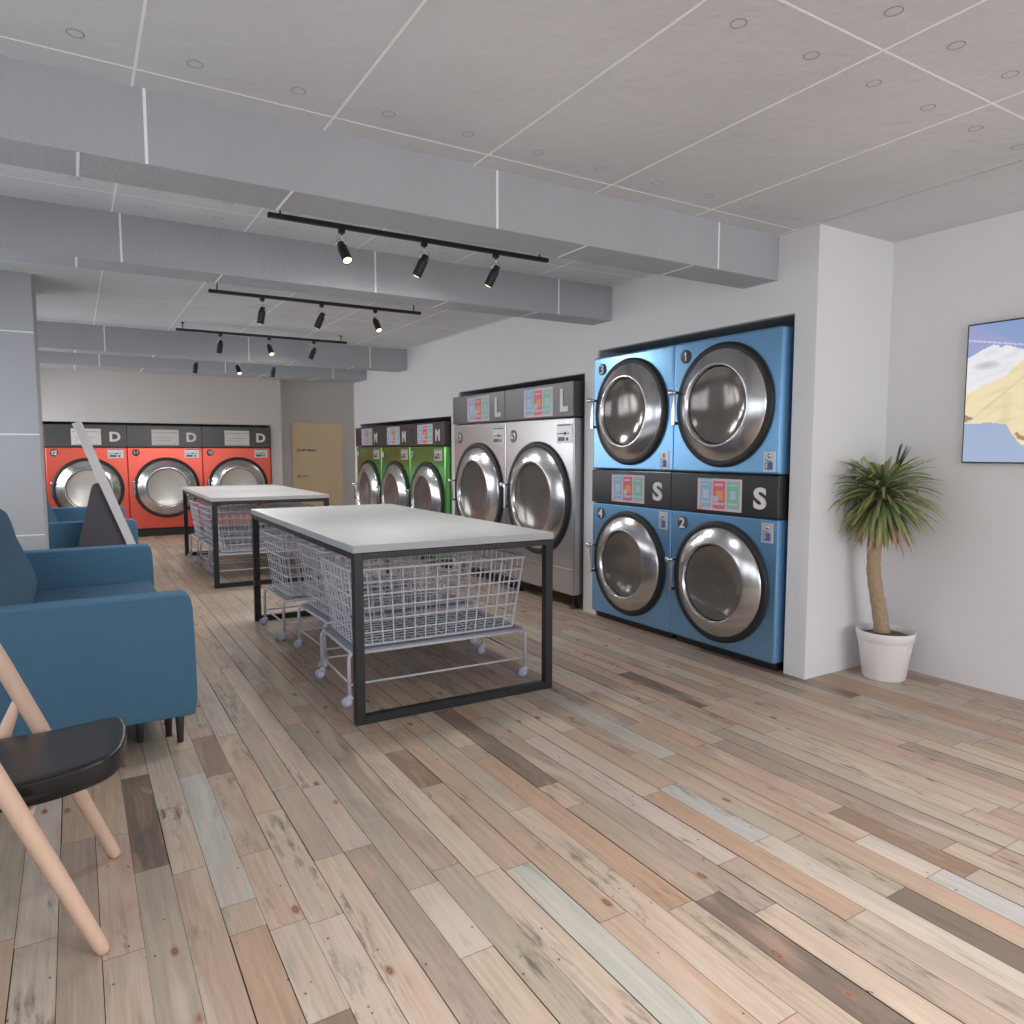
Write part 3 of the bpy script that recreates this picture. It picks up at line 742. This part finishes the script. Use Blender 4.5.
# ================================================================== TELEVISION
root = thing('wall_screen', 'thin black framed screen showing laundry on a line, on the right wall', 'screen', (4.2, 1.458, 1.607), -PI / 2)
w2, h2 = .655, .372
b = MB(); b.box((-w2, -.034, -h2), (w2, 0, h2), 'tv_black', bev=.003, seg=1); b.build('screen_casing', root)
def screen():
    nx, ny = 280, 150; bm = bmesh.new(); cl = bm.faces.layers.float_color.new('picture')
    W2, H2 = w2 - .008, h2 - .008; V = [[bm.verts.new((-W2 + 2 * W2 * i / nx, -.0348, -H2 + 2 * H2 * j / ny)) for i in range(nx + 1)] for j in range(ny + 1)]
    def inp(x, y, P):
        c = False; j = len(P) - 1
        for i in range(len(P)):
            if (P[i][1] > y) != (P[j][1] > y) and x < (P[j][0] - P[i][0]) * (y - P[i][1]) / (P[j][1] - P[i][1]) + P[i][0]: c = not c
            j = i
        return c
    white = [(0, .49), (0, .765), (.05, .81), (.095, .845), (.115, .84), (.125, .815), (.145, .835), (.19, .80), (.225, .78), (.40, .74), (.4, .60), (.235, .765), (.19, .66), (.145, .60), (.09, .545)]
    yel = [(0, .28), (0, .50), (.08, .56), (.15, .62), (.22, .74), (.26, .90), (.45, .86), (.62, .74), (.70, .60), (.66, .40), (.58, .30), (.50, .34), (.42, .22), (.36, .12), (.28, .14), (.22, .12), (.185, .19), (.16, .27), (.10, .285)]
    w3 = [(.70, .78), (.86, .72), (.99, .64), (.99, .30), (.90, .34), (.82, .22), (.74, .36), (.72, .60)]
    for j in range(ny):
        for i in range(nx):
            x = (i + .5) / nx; y = (j + .5) / ny
            f = bm.faces.new((V[j][i], V[j][i + 1], V[j + 1][i + 1], V[j + 1][i])); f.smooth = False
            n = noise.noise(Vector((x * 9 + y * 6, y * 22 - x * 14, 1))) ; n2 = noise.noise(Vector((x * 30, y * 30, 4)))
            c = (134 + 26 * (1 - y) + (16 if x * 1.2 + y < 1.05 and y > .8 else 0), 156 + 20 * (1 - y), 204)
            if inp(x, y, white) or inp(x, y, w3): k = 1 - .06 * max(0, n) - .02 * n2; k *= 1 - .15 * max(0, 1 - ((x - .075) / .06) ** 2 - ((y - .70) / .035) ** 2); c = (232 * k, 232 * k, 236 * k)
            if inp(x, y, yel): k = 1 - .08 * max(0, n) - .07 * max(0, 1 - abs(y - (.30 + (x - .02) * 1.55)) / .018) - .05 * max(0, 1 - abs(x - .155) / .03) * (y < .5); c = (238 * k, 220 * k, 176 * k)
            if inp(x, y, [(0, .29), (0, .35), (.035, .32)]): c = (150, 126, 104)
            if inp(x, y, [(.19, .20), (.21, .16), (.25, .14), (.25, .17), (.215, .19), (.20, .22)]): c = (170, 128, 70)
            ly = .895 - .35 * x if x < .3 else .79 - .06 * (x - .3)
            if abs(y - ly) < .0045: c = (200, 208, 224)
            f[cl] = srgb(*c)
    me = bpy.data.meshes.new('picture'); bm.to_mesh(me); bm.free()
    m = bpy.data.materials.new('lit_picture'); m.use_nodes = True; nt = m.node_tree; pb = nt.nodes['Principled BSDF']
    a = nt.nodes.new('ShaderNodeAttribute'); a.attribute_name = 'picture'
    nt.links.new(a.outputs['Color'], pb.inputs['Emission Color']); pb.inputs['Emission Strength'].default_value = .75
    pb.inputs['Base Color'].default_value = (.03, .03, .03, 1); pb.inputs['Roughness'].default_value = .25
    me.materials.append(m); o = bpy.data.objects.new('picture', me); COL.objects.link(o); o.parent = root
screen()

# ================================================================== TRACK LIGHTS
def spot(x, y, z, d, lit, parent, lab):
    root = thing('spotlight', lab, 'spotlight', (x, y, z)) if parent is None else None
def track(y, x0, x1, z, sp, lab, order, watt=26):
    root = thing('lighting_track', lab, 'track light', ((x0 + x1) / 2, y, z), 0)
    hw = (x1 - x0) / 2
    b = MB(); b.box((-hw, -.014, -.012), (hw, .014, .012), 'lamp_black', bev=.002, seg=1); b.build('rail', root)
    for sx in (-1, 1):
        b = MB(); xx = sx * (hw - .06); b.tube([(xx, 0, .01), (xx, 0, CZ - z - .001)], .005, 'lamp_black', 8); b.lathe([(.016, CZ - z - .008), (.016, CZ - z - .0005), (0, CZ - z - .0005)], 'lamp_black', 16, (xx, 0, 0)); b.build('suspension_rod', root)
    for k, (x, d) in enumerate(sp):
        lx = x - (x0 + x1) / 2; d = Vector(d).normalized()
        h = MB(); h.box((lx - .016, -.013, -.034), (lx + .016, .013, -.010), 'lamp_black', bev=.003); h.tube([(lx, 0, -.034), (lx, 0, -.062)], .005, 'chrome', 8)
        h.tube([(lx, 0, -.062), (lx - .022, 0, -.064), (lx - .026, 0, -.072), (lx - .026, 0, -.105)], .0028, 'chrome', 6); h.tube([(lx, 0, -.062), (lx + .022, 0, -.064), (lx + .026, 0, -.072), (lx + .026, 0, -.105)], .0028, 'chrome', 6)
        hd = h.build('spotlight', root)
        piv = Vector((lx, 0, -.100)); q = d.to_track_quat('Z', 'Y').to_matrix().to_4x4(); mt = Matrix.Translation(piv) @ q
        c = MB(); c.lathe([(0, -.025), (.016, -.025), (.018, -.02), (.018, .0), (.024, .006), (.026, .012), (.026, .085), (.0265, .10), (.023, .10), (.021, .082), (0, .080)], 'lamp_black', 24)
        for v in c.bm.verts: v.co = mt @ v.co
        c.build('lamp_head', hd)
        g = MB(); g.lathe([(.0225, .085), (.0225, .097), (.016, .103), (0, .105)], 'bulb', 24)
        for v in g.bm.verts: v.co = mt @ v.co
        g.build('lit_lens', hd)
        ld = bpy.data.lights.new('spot_beam', 'SPOT'); ld.energy = watt; ld.color = (1, .975, .94); ld.spot_size = R(142); ld.spot_blend = 1; ld.shadow_soft_size = .12
        lo = bpy.data.objects.new('spot_beam', ld); COL.objects.link(lo); lo.parent = hd; lo.matrix_local = Matrix.Translation(piv + d * .115) @ d.to_track_quat('-Z', 'Y').to_matrix().to_4x4()
    return root
TO = (.10, -.55, -.8); AW = (-.28, .42, -.85); AW2 = (-.10, .35, -.9)
track(3.735, .865, 2.52, 2.455, [(1.235, TO), (1.70, AW), (2.155, AW)], 'nearest and largest black track of three spotlights hanging under the ceiling', 0)
track(5.69, .885, 2.55, 2.455, [(1.26, AW2), (1.71, AW), (2.15, TO)], 'second black spotlight track from the camera, lit lamp at its right end', 1)
track(7.62, .885, 2.55, 2.455, [(1.28, AW2), (1.745, TO), (2.20, AW)], 'third black spotlight track from the camera, lit lamp in its middle', 2, 30)
track(9.15, .885, 2.55, 2.40, [(1.26, AW2), (1.72, TO), (2.14, AW2)], 'farthest spotlight track, its rail hidden behind the ceiling beam', 3, 34)
